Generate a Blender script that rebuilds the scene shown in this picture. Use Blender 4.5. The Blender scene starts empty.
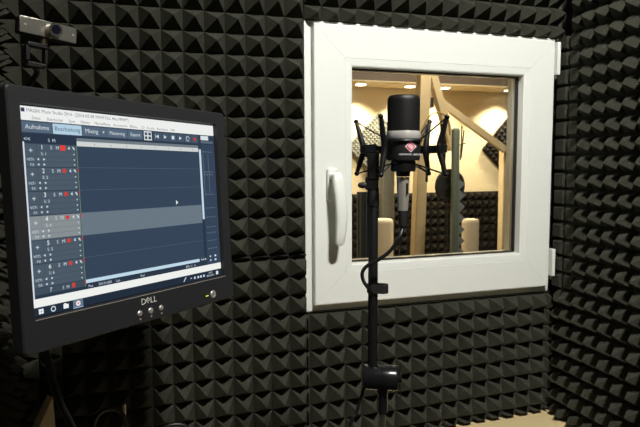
import bpy, bmesh, math, random
from mathutils import Vector, Matrix
random.seed(7)
S = bpy.context.scene
COL = S.collection
V = Vector

# ------------------------------------------------------------------ camera
F_PX = 583.5
YAW, PITCH, ROLL = math.radians(18.403), math.radians(4.966), math.radians(-0.2545)
DIST = 1.4488
FW = V((math.sin(YAW)*math.cos(PITCH), math.cos(YAW)*math.cos(PITCH), -math.sin(PITCH)))
R0 = V((math.cos(YAW), -math.sin(YAW), 0)); U0 = R0.cross(FW)
RT = math.cos(ROLL)*R0 + math.sin(ROLL)*U0
UP = -math.sin(ROLL)*R0 + math.cos(ROLL)*U0
EYE = V((0, -DIST, 0))
cam = bpy.data.objects.new('camera', bpy.data.cameras.new('camera')); COL.objects.link(cam)
cam.data.sensor_width = 36; cam.data.lens = F_PX/640*36; cam.data.clip_start = .02
cam.matrix_world = Matrix(((RT.x, UP.x, -FW.x, EYE.x), (RT.y, UP.y, -FW.y, EYE.y), (RT.z, UP.z, -FW.z, EYE.z), (0, 0, 0, 1)))
S.camera = cam
cam.data.dof.use_dof = True
cam.data.dof.focus_distance = 1.15
cam.data.dof.aperture_fstop = 16.0

# ------------------------------------------------------------------ world, light, exposure
S.view_settings.view_transform = 'Standard'; S.view_settings.look = 'None'
S.view_settings.gamma = 1; S.view_settings.use_curve_mapping = False
S.view_settings.exposure = 0.0
w = bpy.data.worlds.new('world'); S.world = w; w.use_nodes = True
w.node_tree.nodes['Background'].inputs[0].default_value = (.9, .95, 1, 1)
w.node_tree.nodes['Background'].inputs[1].default_value = 0.02

def lamp(name, kind, loc, energy, color, size=.1, target=None, spot=None, blend=.5):
    d = bpy.data.lights.new(name, kind); d.energy = energy; d.color = color
    if kind == 'AREA': d.shape = 'DISK'; d.size = size
    else: d.shadow_soft_size = size
    if spot: d.spot_size = math.radians(spot); d.spot_blend = blend
    o = bpy.data.objects.new(name, d); COL.objects.link(o); o.location = loc
    if target is not None:
        o.rotation_euler = (V(target)-V(loc)).to_track_quat('-Z', 'Y').to_euler()
    return o
BOOTH = V((.58, -1.56, 1.455))
lamp('booth_light', 'SPOT', BOOTH, 395, (1, .985, .935), .11, (.98, 0, -.34), 112, 1.0)

lamp('added_rear_fill', 'SPOT', (.45, -2.05, 1.42), 30, (1, .96, .88), .08, (.45, -2.7, .1), 120, .8)  # added light, brightens the back wall so the chrome has something to reflect

# ------------------------------------------------------------------ helpers
def at(px, py, Y):
    r = FW + RT*((px-320)/F_PX) - UP*((py-213.5)/F_PX)
    return EYE + r*((Y+DIST)/r.y)
def atz(px, py, Z):
    return EYE + (FW + RT*((px-320)/F_PX) - UP*((py-213.5)/F_PX))*Z

def srgb(*c):
    return tuple(((v/255)/12.92 if v/255 <= .04045 else ((v/255+.055)/1.055)**2.4) for v in c) + (1,)
def mat(name, col, rough=.6, metal=0, noise=0, nscale=40, bump=0, bscale=300, emit=None, es=1, spec=.5, coat=0):
    m = bpy.data.materials.new(name); m.use_nodes = True
    nt = m.node_tree; b = nt.nodes['Principled BSDF']
    b.inputs['Base Color'].default_value = col; b.inputs['Roughness'].default_value = rough
    b.inputs['Metallic'].default_value = metal; b.inputs['Specular IOR Level'].default_value = spec
    b.inputs['Coat Weight'].default_value = coat
    tc = nt.nodes.new('ShaderNodeTexCoord')
    if noise:
        n = nt.nodes.new('ShaderNodeTexNoise'); n.inputs['Scale'].default_value = nscale; n.inputs['Detail'].default_value = 4
        nt.links.new(tc.outputs['Object'], n.inputs['Vector'])
        r = nt.nodes.new('ShaderNodeMixRGB'); r.inputs[1].default_value = tuple(c*(1-noise) for c in col[:3])+(1,)
        r.inputs[2].default_value = tuple(min(1, c*(1+noise)) for c in col[:3])+(1,)
        nt.links.new(n.outputs['Fac'], r.inputs[0]); nt.links.new(r.outputs[0], b.inputs['Base Color'])
    if bump:
        n = nt.nodes.new('ShaderNodeTexNoise'); n.inputs['Scale'].default_value = bscale; n.inputs['Detail'].default_value = 3
        nt.links.new(tc.outputs['Object'], n.inputs['Vector'])
        u = nt.nodes.new('ShaderNodeBump'); u.inputs['Strength'].default_value = bump; u.inputs['Distance'].default_value = .002
        nt.links.new(n.outputs['Fac'], u.inputs['Height']); nt.links.new(u.outputs[0], b.inputs['Normal'])
    if emit:
        b.inputs['Emission Color'].default_value = emit; b.inputs['Emission Strength'].default_value = es
    return m

def foam_mat():
    m = mat('foam', (.05, .05, .05, 1), 1.0, bump=.6, bscale=900, spec=.1)
    nt = m.node_tree; b = nt.nodes['Principled BSDF']; tc = [n for n in nt.nodes if n.type == 'TEX_COORD'][0]
    n = nt.nodes.new('ShaderNodeTexNoise'); n.inputs['Scale'].default_value = 28; n.inputs['Detail'].default_value = 5
    c = nt.nodes.new('ShaderNodeValToRGB')
    c.color_ramp.elements[0].position = .3; c.color_ramp.elements[0].color = (.035, .0355, .0265, 1)
    c.color_ramp.elements[1].position = .7; c.color_ramp.elements[1].color = (.050, .0505, .0385, 1)
    v = nt.nodes.new('ShaderNodeTexVoronoi'); v.inputs['Scale'].default_value = 95
    t = nt.nodes.new('ShaderNodeMath'); t.operation = 'LESS_THAN'; t.inputs[1].default_value = .085
    mx = nt.nodes.new('ShaderNodeMixRGB'); mx.inputs[2].default_value = (.22, .22, .19, 1)
    for q in (n, v): nt.links.new(tc.outputs['Object'], q.inputs['Vector'])
    nt.links.new(n.outputs['Fac'], c.inputs[0]); nt.links.new(v.outputs['Distance'], t.inputs[0])
    nt.links.new(t.outputs[0], mx.inputs[0]); nt.links.new(c.outputs[0], mx.inputs[1]); nt.links.new(mx.outputs[0], b.inputs['Base Color'])
    return m
M = dict(
    foam=foam_mat(),
    plaster=mat('dark_wall_board', srgb(70, 68, 62), .9, noise=.1),
    ceil=mat('ceiling_board', srgb(150, 148, 140), .9, noise=.05),
    upvc=mat('white_window_plastic', srgb(231, 233, 226), .32, noise=.012, nscale=12),
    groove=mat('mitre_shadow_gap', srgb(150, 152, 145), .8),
    gasket=mat('rubber_gasket', srgb(40, 38, 34), .6),
    black=mat('black_metal', (.006, .006, .006, 1), .38, spec=.5),
    matte=mat('black_matte', (.008, .008, .008, 1), .6),
    rubber=mat('black_rubber', (.006, .006, .006, 1), .65),
    gloss=mat('black_gloss', (.02, .021, .022, 1), .22, metal=.6),
    chrome=mat('chrome', (.75, .74, .70, 1), .16, metal=1),
    nickel=mat('satin_nickel', (.42, .39, .34, 1), .3, metal=1),
    bezel=mat('monitor_plastic', (.015, .015, .0172, 1), .5, noise=.05, nscale=200, bump=.15, bscale=1500),
    bezel_glint_marks=mat('monitor_glint_and_marks', (.25, .23, .2, 1), .4),  # pale tone of the painted bevel highlight and the button marks
    silver=mat('silver_button', (.62, .60, .56, 1), .3, metal=.7),
    logo=mat('logo_silver', (.75, .74, .70, 1), .35, metal=.3),
    led=mat('green_led', (.3, .5, .05, 1), .5, emit=(.55, .8, .05, 1), es=1.0),
    oak=mat('pale_floor_board', srgb(222, 200, 150), .5, noise=.08, nscale=9),
    beige=mat('beige_wall_paint', srgb(226, 208, 172), .8, noise=.03),
    brown=mat('brown_board', srgb(96, 80, 66), .7, noise=.12),
    wood=mat('pale_pine', srgb(198, 175, 136), .55, noise=.14, nscale=14),
    gfoam=mat('grey_foam', srgb(120, 120, 112), 1.0, noise=.15, spec=.1),
    gfoam_d=mat('dark_brown_foam', srgb(38, 34, 30), 1.0, noise=.2, spec=.1),
    gmetal=mat('green_grey_post', srgb(112, 122, 112), .6),
    blue=mat('blue_grey_cloth', srgb(92, 98, 104), .9, noise=.2),
    cream=mat('cream_cloth', srgb(205, 186, 156), .8, noise=.04),
    cable=mat('cable_black', (.007, .007, .007, 1), .42),
    gold=mat('ochre_cord', srgb(150, 120, 60), .5),
    pink=mat('badge_pink', srgb(205, 70, 95), .35),
    white=mat('badge_white', (.8, .8, .8, 1), .4),
)
# microphone mesh grille
g = mat('mic_grille', (.012, .012, .012, 1), .42, metal=.5)
nt = g.node_tree; b = nt.nodes['Principled BSDF']
tc = [n for n in nt.nodes if n.type == 'TEX_COORD'][0]
v = nt.nodes.new('ShaderNodeTexVoronoi'); v.inputs['Scale'].default_value = 1400
nt.links.new(tc.outputs['Object'], v.inputs['Vector'])
cr = nt.nodes.new('ShaderNodeValToRGB'); cr.color_ramp.elements[0].color = (.002, .002, .002, 1); cr.color_ramp.elements[1].color = (.022, .022, .021, 1)
cr.color_ramp.elements[1].position = .7
nt.links.new(v.outputs['Distance'], cr.inputs[0]); nt.links.new(cr.outputs[0], b.inputs['Base Color'])
bp = nt.nodes.new('ShaderNodeBump'); bp.inputs['Strength'].default_value = .4; bp.inputs['Distance'].default_value = .0004
nt.links.new(v.outputs['Distance'], bp.inputs['Height']); nt.links.new(bp.outputs[0], b.inputs['Normal'])
M['grille'] = g
# clear glass: fresnel mix of see-through and mirror
g = bpy.data.materials.new('clear_glass'); g.use_nodes = True; nt = g.node_tree
nt.nodes.remove(nt.nodes['Principled BSDF']); out = nt.nodes['Material Output']
t = nt.nodes.new('ShaderNodeBsdfTransparent'); t.inputs[0].default_value = (.97, .98, .97, 1)
gl = nt.nodes.new('ShaderNodeBsdfGlossy'); gl.inputs['Roughness'].default_value = .02
fr = nt.nodes.new('ShaderNodeFresnel'); fr.inputs[0].default_value = 1.45
mx = nt.nodes.new('ShaderNodeMixShader')
nt.links.new(fr.outputs[0], mx.inputs[0]); nt.links.new(t.outputs[0], mx.inputs[1]); nt.links.new(gl.outputs[0], mx.inputs[2]); nt.links.new(mx.outputs[0], out.inputs[0])
M['glass'] = g

def link(name, bm, m, parent=None, smooth=False, bevel=0, seg=2):
    me = bpy.data.meshes.new(name)
    bmesh.ops.recalc_face_normals(bm, faces=bm.faces)
    bm.to_mesh(me); bm.free()
    for q in (m if isinstance(m, (list, tuple)) else [m]): me.materials.append(q)
    o = bpy.data.objects.new(name, me); COL.objects.link(o)
    if parent: o.parent = parent
    if smooth: me.shade_smooth()
    if bevel:
        d = o.modifiers.new('bevel', 'BEVEL'); d.width = bevel; d.segments = seg; d.limit_method = 'ANGLE'
    if smooth or bevel:
        try: me.set_sharp_from_angle(angle=math.radians(38))
        except Exception: pass
        if bevel: me.shade_smooth(); me.set_sharp_from_angle(angle=math.radians(60))
    return o
def box(bm, x0, x1, y0, y1, z0, z1, mi=0, mtx=None):
    vs = [bm.verts.new((x, y, z)) for x in (x0, x1) for y in (y0, y1) for z in (z0, z1)]
    if mtx is not None:
        for q in vs: q.co = mtx @ q.co
    for f in ((0, 1, 3, 2), (4, 6, 7, 5), (0, 4, 5, 1), (2, 3, 7, 6), (0, 2, 6, 4), (1, 5, 7, 3)):
        bm.faces.new([vs[i] for i in f]).material_index = mi
    return vs
def tube(bm, pts, r, seg=12, cap=True):
    pts = [V(p) for p in pts]; n = len(pts); rings = []
    rr = r if isinstance(r, (list, tuple)) else [r]*n
    prev = None
    for i, p in enumerate(pts):
        t = ((pts[min(i+1, n-1)]-p).normalized() + (p-pts[max(i-1, 0)]).normalized())
        t = t.normalized() if t.length > 1e-9 else V((0, 0, 1))
        if prev is None:
            a = t.orthogonal().normalized()
        else:
            a = (prev - t*prev.dot(t)).normalized()
        prev = a; b_ = t.cross(a)
        rings.append([bm.verts.new(p + (a*math.cos(2*math.pi*k/seg)+b_*math.sin(2*math.pi*k/seg))*rr[i]) for k in range(seg)])
    for i in range(n-1):
        for k in range(seg):
            bm.faces.new((rings[i][k], rings[i][(k+1) % seg], rings[i+1][(k+1) % seg], rings[i+1][k]))
    if cap: bm.faces.new(rings[0][::-1]); bm.faces.new(rings[-1])
def lathe(bm, prof, c=(0, 0, 0), seg=40, sx=1, sy=1):
    rings = []
    for r, z in prof:
        rings.append([bm.verts.new((c[0]+sx*r*math.cos(2*math.pi*k/seg), c[1]+sy*r*math.sin(2*math.pi*k/seg), c[2]+z)) for k in range(seg)])
    for i in range(len(rings)-1):
        for k in range(seg):
            bm.faces.new((rings[i][k], rings[i][(k+1) % seg], rings[i+1][(k+1) % seg], rings[i+1][k]))
    bm.faces.new(rings[0][::-1]); bm.faces.new(rings[-1])
def smooth_path(pts, n=8):
    pts = [V(p) for p in pts]; out = []
    for i in range(len(pts)-1):
        p0 = pts[max(i-1, 0)]; p1 = pts[i]; p2 = pts[i+1]; p3 = pts[min(i+2, len(pts)-1)]
        for k in range(n):
            t = k/n
            out.append(.5*((2*p1)+(p2-p0)*t+(2*p0-5*p1+4*p2-p3)*t*t+(-p0+3*p1-3*p2+p3)*t**3))
    out.append(pts[-1]); return out
def thing(name, label, cat, loc=(0, 0, 0), group=None, rot=None):
    o = bpy.data.objects.new(name, None); COL.objects.link(o); o.location = loc; o.empty_display_size = .03
    if rot is not None: o.rotation_euler = rot
    return tag(o, label, cat, group)
def tag(o, label, cat, group=None):
    o['label'] = label; o['category'] = cat
    if group: o['group'] = group
    return o
def struct(name, bm, m, parent=None, **k):
    o = link(name, bm, m, parent, **k)
    if parent is None: o['kind'] = 'structure'
    return o

# ------------------------------------------------------------------ structure
WX0, WX1, WZ0, WZ1 = .4405, 1.212, -.3915, .3600       # window frame outline
XL, XR, YB, ZF, ZC = -.28, 1.2545, -2.7, -.772, 1.49
ZT = .99                                              # top of the foam
bm = bmesh.new()
for a in ((XL-.1, WX0, ZF, ZC), (WX1, XR+.1, ZF, ZC), (WX0, WX1, ZF, WZ0), (WX0, WX1, WZ1, ZC)):
    box(bm, a[0], a[1], .02, .12, a[2], a[3])
struct('wall_front', bm, M['plaster'])
bm = bmesh.new(); box(bm, XR, XR+.1, YB, .02, ZF, ZC); struct('wall_right', bm, M['plaster'])
bm = bmesh.new(); box(bm, XL-.1, XL, YB, .02, ZF, ZC); struct('wall_left', bm, M['plaster'])
bm = bmesh.new(); box(bm, XL-.1, XR+.1, YB-.1, YB, ZF, ZC); struct('wall_back', bm, mat('door_wood', srgb(196, 178, 148), .5, noise=.1))
bm = bmesh.new(); box(bm, XL-.1, XR+.1, YB-.1, -.34, ZF-.05, ZF); struct('floor', bm, mat('dark_low_bounce_floor', (.03, .029, .027, 1), 1.0, bump=.6, bscale=600))  # unseen floor area made dark to cut bounce light onto the foam
bm = bmesh.new(); box(bm, XL-.1, XR+.1, -.34, .12, ZF-.05, ZF); struct('trim_3', bm, M['oak'])['label'] = 'pale wooden floor board along the front wall'
bm = bmesh.new(); box(bm, XL-.1, XR+.1, YB-.1, .12, ZC, ZC+.05); struct('ceiling', bm, M['ceil'])

# ceiling lamp of the booth (the light itself sits just below the diffuser)
t = thing('ceiling_lamp', 'round white flush ceiling lamp over the middle of the booth', 'lamp', (BOOTH.x, BOOTH.y, ZC))
bm = bmesh.new(); lathe(bm, [(.085, 0), (.085, -.022), (.08, -.026)]); link('housing', bm, M['upvc'], t, smooth=True)
bm = bmesh.new(); lathe(bm, [(.074, -.0262), (.074, -.029)])
link('diffuser', bm, mat('lamp_diffuser', (.9, .9, .85, 1), .6, emit=(1, .96, .86, 1), es=8), t, smooth=True)

# ------------------------------------------------------------------ window
def ring_sides(bm, x0, x1, z0, z1, prof, gap=.0):
    """four mitred members; prof = closed list of (inset, y)"""
    cx, cz = (x0+x1)/2, (z0+z1)/2
    corners = [((x0, z0), (1, 1)), ((x1, z0), (-1, 1)), ((x1, z1), (-1, -1)), ((x0, z1), (1, -1))]
    for i in range(4):
        (p, d), (q, e) = corners[i], corners[(i+1) % 4]
        dirv = V((q[0]-p[0], 0, q[1]-p[1])).normalized()
        A = [bm.verts.new(V((p[0]+d[0]*s, y, p[1]+d[1]*s)) + dirv*gap) for s, y in prof]
        B = [bm.verts.new(V((q[0]+e[0]*s, y, q[1]+e[1]*s)) - dirv*gap) for s, y in prof]
        n = len(prof)
        for k in range(n): bm.faces.new((A[k], A[(k+1) % n], B[(k+1) % n], B[k]))
        bm.faces.new(A); bm.faces.new(B[::-1])
bm = bmesh.new(); ring_sides(bm, WX0, WX1, WZ0, WZ1, [(0, -.004), (.05, -.004), (.05, .10), (0, .10)])
win = struct('window_1', bm, M['upvc'], bevel=.0015)
win['label'] = 'white plastic casement window in the foam covered front wall'
YS = -.026
s0 = at(314.4, 19.7, YS); s1 = at(555.6, 42.2, YS); s2 = at(314.4, 306, YS); s3 = at(548.4, 286, YS)
SX0 = (s0.x+s2.x)/2; SX1 = (s1.x+s3.x)/2; SZ1 = (s0.z+s1.z)/2; SZ0 = (s2.z+s3.z)/2
bm = bmesh.new()
prof = [(0, -.006), (0, YS+.004), (.0012, YS+.001), (.004, YS), (.0830, YS), (.0838, YS+.0012), (.0846, YS+.0004), (.101, YS+.0016), (.1042, YS+.0036), (.1048, YS+.03), (.1048, .05), (.03, .05), (.03, -.006)]
ring_sides(bm, SX0, SX1, SZ0, SZ1, prof, gap=.00025)
sash = link('sash', bm, M['upvc'], win)
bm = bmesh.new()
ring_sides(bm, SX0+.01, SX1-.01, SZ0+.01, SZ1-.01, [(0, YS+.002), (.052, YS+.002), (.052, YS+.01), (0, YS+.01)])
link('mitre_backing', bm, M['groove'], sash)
YG = YS+.028
bm = bmesh.new(); ring_sides(bm, SX0+.1038, SX1-.1038, SZ0+.1038, SZ1-.1038, [(0, YG-.002), (.0045, YG-.002), (.0045, YG+.010), (0, YG+.010)])
link('gasket', bm, M['gasket'], sash)
bm = bmesh.new(); box(bm, SX0+.1055, SX1-.1055, YG, YG+.004, SZ0+.1055, SZ1-.1055); link('glass_pane', bm, M['glass'], sash)
bm = bmesh.new(); box(bm, SX0+.1055, SX1-.1055, YG+.024, YG+.028, SZ0+.1055, SZ1-.1055); link('glass_pane', bm, M['glass'], sash)
# handle
hc = at(331.5, 184.5, YS)
hz0, hz1 = at(331, 201, YS).z, at(331, 168, YS).z
bm = bmesh.new(); box(bm, hc.x-.0145, hc.x+.0145, YS-.011, YS, hz0, hz1)
h = link('handle', bm, M['upvc'], win, bevel=.006, seg=4); h['label'] = 'white lever handle turned down'
def section_loft(bm, secs, n=16, p=2.6):
    rings = []
    for c, ax, ay, ha, hb in secs:
        r = []
        for k in range(n):
            a = 2*math.pi*k/n; ca, sa = math.cos(a), math.sin(a)
            r.append(bm.verts.new(V(c)+V(ax)*ha*math.copysign(abs(ca)**(2/p), ca)+V(ay)*hb*math.copysign(abs(sa)**(2/p), sa)))
        rings.append(r)
    for i in range(len(rings)-1):
        for k in range(n): bm.faces.new((rings[i][k], rings[i][(k+1) % n], rings[i+1][(k+1) % n], rings[i+1][k]))
    bm.faces.new(rings[0][::-1]); bm.faces.new(rings[-1])
bm = bmesh.new()
zt = at(333, 178, YS-.05).z; zb = at(338, 246, YS-.05).z
nx = hc.x - .001
X = (1, 0, 0); Y = (0, 1, 0); Z = (0, 0, 1)
section_loft(bm, [((nx, YS-.009, zt), X, Z, .010, .012), ((nx, YS-.025, zt), X, Z, .009, .011), ((nx+.001, YS-.038, zt), X, Z, .0095, .012)])
L = zt-zb
def q(t, ox, oy, ha, hb): return ((nx+ox, YS+oy, zt+.014-t*(L+.014)), X, Y, ha, hb)
section_loft(bm, [q(0, .003, -.040, .004, .003), q(.03, .003, -.041, .0125, .007), q(.12, .004, -.043, .0158, .010), q(.35, .008, -.049, .0162, .010),
                  q(.6, .010, -.051, .0155, .010), q(.85, .008, -.048, .0138, .009), q(.965, .006, -.046, .0125, .0085), q(1, .0055, -.045, .007, .006)], 20)
link('lever', bm, M['upvc'], h, smooth=True)
for (a, bb, px) in ((42, 75, 558.5), (249, 276, 553)):
    p0, p1 = at(px, bb, YS), at(px, a, YS)
    bm = bmesh.new(); box(bm, p1.x-.004, p1.x+.007, YS-.004, YS+.016, p0.z, p1.z)
    hg = link('hinge', bm, M['upvc'], win, bevel=.002)
    bm = bmesh.new(); tube(bm, [(p1.x+.002, YS+.006, p0.z-.001), (p1.x+.002, YS+.006, p0.z-.011)], .0035); link('hinge_pin', bm, M['chrome'], hg, smooth=True)

# ------------------------------------------------------------------ acoustic foam panels
P, HP, BASE = .05, .046, .02
FG = 'black pyramid foam panels on the booth walls'
def foam(label, o, U_, V_, N, u0, u1, v0, v1, gu, gv, hp=HP, base=BASE, grp=FG, m=None, jit=.0016, P=P, e=.0011, name='foam_panel', cat='foam panel'):
    """origin o, in-plane axes U_,V_, outward normal N; pyramids on a grid through gu,gv, clipped to the rectangle"""
    bm = bmesh.new(); U_, V_, N, o = V(U_), V(V_), V(N), V(o)
    i0, i1 = math.floor((u0-gu)/P-1e-6), math.ceil((u1-gu)/P+1e-6)
    j0, j1 = math.floor((v0-gv)/P-1e-6), math.ceil((v1-gv)/P+1e-6)
    grid = {}
    for i in range(i0, i1+1):
        for j in range(j0, j1+1):
            grid[i, j] = bm.verts.new((gu+i*P+random.uniform(-.0006, .0006), gv+j*P+random.uniform(-.0006, .0006), 0))
    for i in range(i0, i1):
        for j in range(j0, j1):
            c = (gu+(i+.5)*P+random.uniform(-jit, jit), gv+(j+.5)*P+random.uniform(-jit, jit)); hh = hp*random.uniform(.95, 1.03)
            q4 = (grid[i, j], grid[i+1, j], grid[i+1, j+1], grid[i, j+1])
            tz = hh*(1-2*e/P)
            t4 = [bm.verts.new((c[0]+sx*e, c[1]+sy*e, tz)) for sx, sy in ((-1, -1), (1, -1), (1, 1), (-1, 1))]
            # faces sag a touch towards the valley, as cut foam does
            for k in range(4):
                a, b_ = q4[k], q4[(k+1) % 4]; ta, tb = t4[k], t4[(k+1) % 4]
                bm.faces.new((a, b_, tb, ta))
            bm.faces.new(t4)
    # skirt and back
    bd = [e for e in bm.edges if len(e.link_faces) == 1]
    r = bmesh.ops.extrude_edge_only(bm, edges=bd)
    for g_ in r['geom']:
        if isinstance(g_, bmesh.types.BMVert): g_.co.z = -base
    be = [e for e in bm.edges if len(e.link_faces) == 1]
    bmesh.ops.contextual_create(bm, geom=be)
    for co, no in (((u0, 0, 0), (-1, 0, 0)), ((u1, 0, 0), (1, 0, 0)), ((0, v0, 0), (0, -1, 0)), ((0, v1, 0), (0, 1, 0))):
        r = bmesh.ops.bisect_plane(bm, geom=bm.verts[:]+bm.edges[:]+bm.faces[:], plane_co=co, plane_no=no, clear_outer=True, dist=1e-6)
        be = [e for e in bm.edges if len(e.link_faces) == 1]
        if be: bmesh.ops.holes_fill(bm, edges=be, sides=0)
    for q_ in bm.verts: q_.co = o + U_*q_.co.x + V_*q_.co.y + N*q_.co.z
    ob = link(name, bm, m or M['foam'])
    return tag(ob, label, cat, grp)
GA = (-.0097, .3142)
FX, FZ, FN = (1, 0, 0), (0, 0, 1), (0, -1, 0)
XC = 1.2345; XLV = -.26
def front(label, u0, u1, v0, v1, gu=GA[0], gv=GA[1]): return foam(label, (0, 0, 0), FX, FZ, FN, u0+.0004, u1-.0004, v0+.0004, v1-.0004, gu, gv)
front('foam panel on the front wall between the monitor and the window', -.0597, .4403, -.2358, .2642)
front('black foam panel at the top of the front wall, left of the window corner', -.0597, .4403, .2642, .7642)
front('narrow foam panel on the front wall, in the left corner beside the monitor', XLV, -.0597, -.2358, .2642)
front('narrow foam panel on the front wall, in the left corner behind the webcam', XLV, -.0597, .2642, .7642)
front('foam panel on the front wall below and right of the monitor', -.1528, .3472, ZF+.002, -.2358, .3472, -.2459)
front('narrow upright foam strip touching the lower left edge of the window', .3472, .4403, ZF+.002, -.2358, .3472, -.2459)
front('narrow foam strip in the dark lower left corner of the front wall', XLV, -.1528, ZF+.002, -.2358, .3472, -.2459)
zc_ = -.3925; CU, CVV = .753, -.4981
front('foam panel under the lower left corner of the window, behind the stand joint', .4403, .603, ZF+.012, zc_, CU, CVV)
front('wide foam panel under the right half of the window', .603, 1.103, ZF+.012, zc_, CU, CVV)
front('short foam panel under the window in the right corner', 1.103, XC-.018, ZF+.012, zc_, 1.103, CVV)
dz = .3612; du = .487
front('foam panel over the left half of the window', .4403, .94, dz, .87, du, dz-.013)
front('foam panel over the right half of the window, in the corner', .94, XC-.012, dz, .87, du, dz-.013)
for k, (a, b_) in enumerate(((-.0597, .4403), (.4403, .94), (.94, XC), (XLV, -.0597))):
    z_ = .7642 if k in (0, 3) else .87
    front(['foam strip under the ceiling of the front wall, second from the left', 'foam strip under the ceiling above the left half of the window',
           'foam strip under the ceiling in the right corner of the front wall', 'foam strip under the ceiling in the left corner of the front wall'][k], a, b_, z_, ZT-.002, GA[0], z_)
# right wall: u runs along -y (towards the viewer), outward normal -x
RU, RZ, RN = (0, -1, 0), (0, 0, 1), (-1, 0, 0)
rows = ((.2206, .7206, 'level with the top of the window'), (-.2794, .2206, 'level with the window panes'), (ZF+.012, -.2794, 'below the window'))
cols = ((.1006, .6006, 'next to the corner'), (.6006, 1.1006, 'further out from the corner'))
for ri, (v0, v1, vt) in enumerate(rows):
    for u0, u1, ut in cols:
        foam('right wall foam panel, %s, %s' % (ut, vt), (XC, 0, 0), RU, RZ, RN, u0+.0004, u1-.0004, v0+.0004, v1-.0004, .1006, .2706)
for u0, v0, v1, hh_, ee, lb in ((.048, .3616, .7206, .030, .0011, 'narrow ridged foam strip in the right corner, above the window'), (.004, -.3794, .3612, .045, .017, 'narrow squashed foam strip in the right corner, beside the window hinges'),
                            (.034, ZF+.012, -.3794, .046, .0011, 'narrow ridged foam strip in the right corner, below the window')):
    foam(lb, (XC, 0, 0), RU, RZ, RN, u0, .1002, v0+.0004, v1-.0004, .1006, .2706, hp=hh_, e=ee)
foam('foam strip on the right wall under the ceiling, next to the corner', (XC, 0, 0), RU, RZ, RN, .03, .6, .721, ZT-.002, .1006, .2706)
# left wall
LU, LN = (0, -1, 0), (1, 0, 0)
for v0, v1, lb in ((.2206, .7206, 'foam panel on the left wall beside the webcam'), (-.2794, .2206, 'foam panel on the left wall behind the left edge of the monitor'), (ZF+.012, -.2794, 'foam panel on the left wall in the dark, below the monitor')):
    foam(lb, (XLV, 0, 0), LU, (0, 0, 1), LN, .03, .53, v0+.0004, v1-.0004, .03, .2406)

# ------------------------------------------------------------------ room behind the window
YC, CX0, CX1 = 1.6, .35, 3.3
bm = bmesh.new(); box(bm, CX0, CX1, YC, YC+.1, -1.4, 1.2); struct('wall_beyond_window', bm, M['beige'])
bm = bmesh.new(); box(bm, CX0-.1, CX0, .13, YC+.1, -1.4, 1.2); struct('wall_beyond_left', bm, M['beige'])
bm = bmesh.new(); box(bm, CX1, CX1+.1, .13, YC+.1, -1.4, 1.2); struct('wall_beyond_right', bm, M['beige'])
bm = bmesh.new(); box(bm, CX0-.1, CX1+.1, .13, YC+.1, -1.5, -1.4); struct('floor_beyond_window', bm, M['brown'])
bm = bmesh.new(); box(bm, CX0-.1, CX1+.1, .13, YC+.1, 1.2, 1.3); struct('ceiling_beyond_window', bm, M['brown'])
YSF = 1.36
zs = at(430, 83, YSF).z
bm = bmesh.new(); box(bm, CX0, CX1, YSF, YC, zs, zs+.5); struct('trim_1', bm, M['brown'])
bm = bmesh.new(); box(bm, CX0, CX1, YSF-.004, YC, zs-.004, zs-.0005); struct('trim_2', bm, M['beige'])
lm = mat('downlight_face', (1, .95, .85, 1), .5, emit=(1, .9, .7, 1), es=14)
for px, lb in ((361, 'round recessed downlight at the left end of the lit row seen through the window'), (410, 'round recessed downlight behind the microphone head'),
               (445, 'round recessed downlight above the sloping board'), (509, 'round recessed downlight at the right edge of the window pane')):
    p = at(px, 86, 1.48); p.z = zs-.004
    t = thing('downlight', lb, 'downlight', p, 'downlights under the brown soffit')
    bm = bmesh.new(); lathe(bm, [(.034, 0), (.034, -.003), (.028, -.003), (.028, -.001)], seg=24); link('rim', bm, M['chrome'], t)
    bm = bmesh.new(); lathe(bm, [(.027, -.0032), (.027, -.0045)], seg=24); link('lens', bm, lm, t)
    l = lamp('downlight_beam', 'SPOT', (0, 0, -.012), 26, (1, .86, .62), .02, (0, .02, -1), 120, .6); l.parent = t
lamp('added_room_fill', 'AREA', (1.5, .62, 1.15), 30, (1, .9, .74), .3, (1.6, 1.1, -.2))  # added fill without a fixture, brightens the wooden posts
# dark foam wainscot on the far wall
wz = at(430, 193, 1.55).z
for k, (a, b_, lb) in enumerate(((1.0, 1.5, 'dark foam panel low on the far wall, left end, behind the stand pole'), (1.5, 2.0, 'dark foam panel low on the far wall, in the middle behind the upright posts'), (2.0, 2.5, 'dark foam panel low on the far wall, right end by the last wooden post'))):
    foam(lb, (0, YC-.002, 0), FX, FZ, FN, a+.001, b_-.001, wz-.6, wz, a, wz, hp=.022, base=.01, grp='dark foam panels low on the far wall', m=M['gfoam_d'])
def diamond(c, s, m, lb, roll=45, hp_=.006, P_=.018):
    a = math.radians(roll)
    foam(lb, c, (math.cos(a), 0, math.sin(a)), (-math.sin(a), 0, math.cos(a)), FN, -s, s, -s, s, -s, -s, hp=hp_, base=.015, grp='foam squares hung on the beige wall', m=m, P=P_)
diamond(at(379, 147, 1.58), .135, M['gfoam'], 'light grey foam square hung cornerwise behind the left arms of the shock mount')
diamond(at(508, 148, 1.58), .125, M['gfoam_d'], 'dark foam square hung cornerwise at the right edge of the pane', 48, .016, .03)
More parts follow.
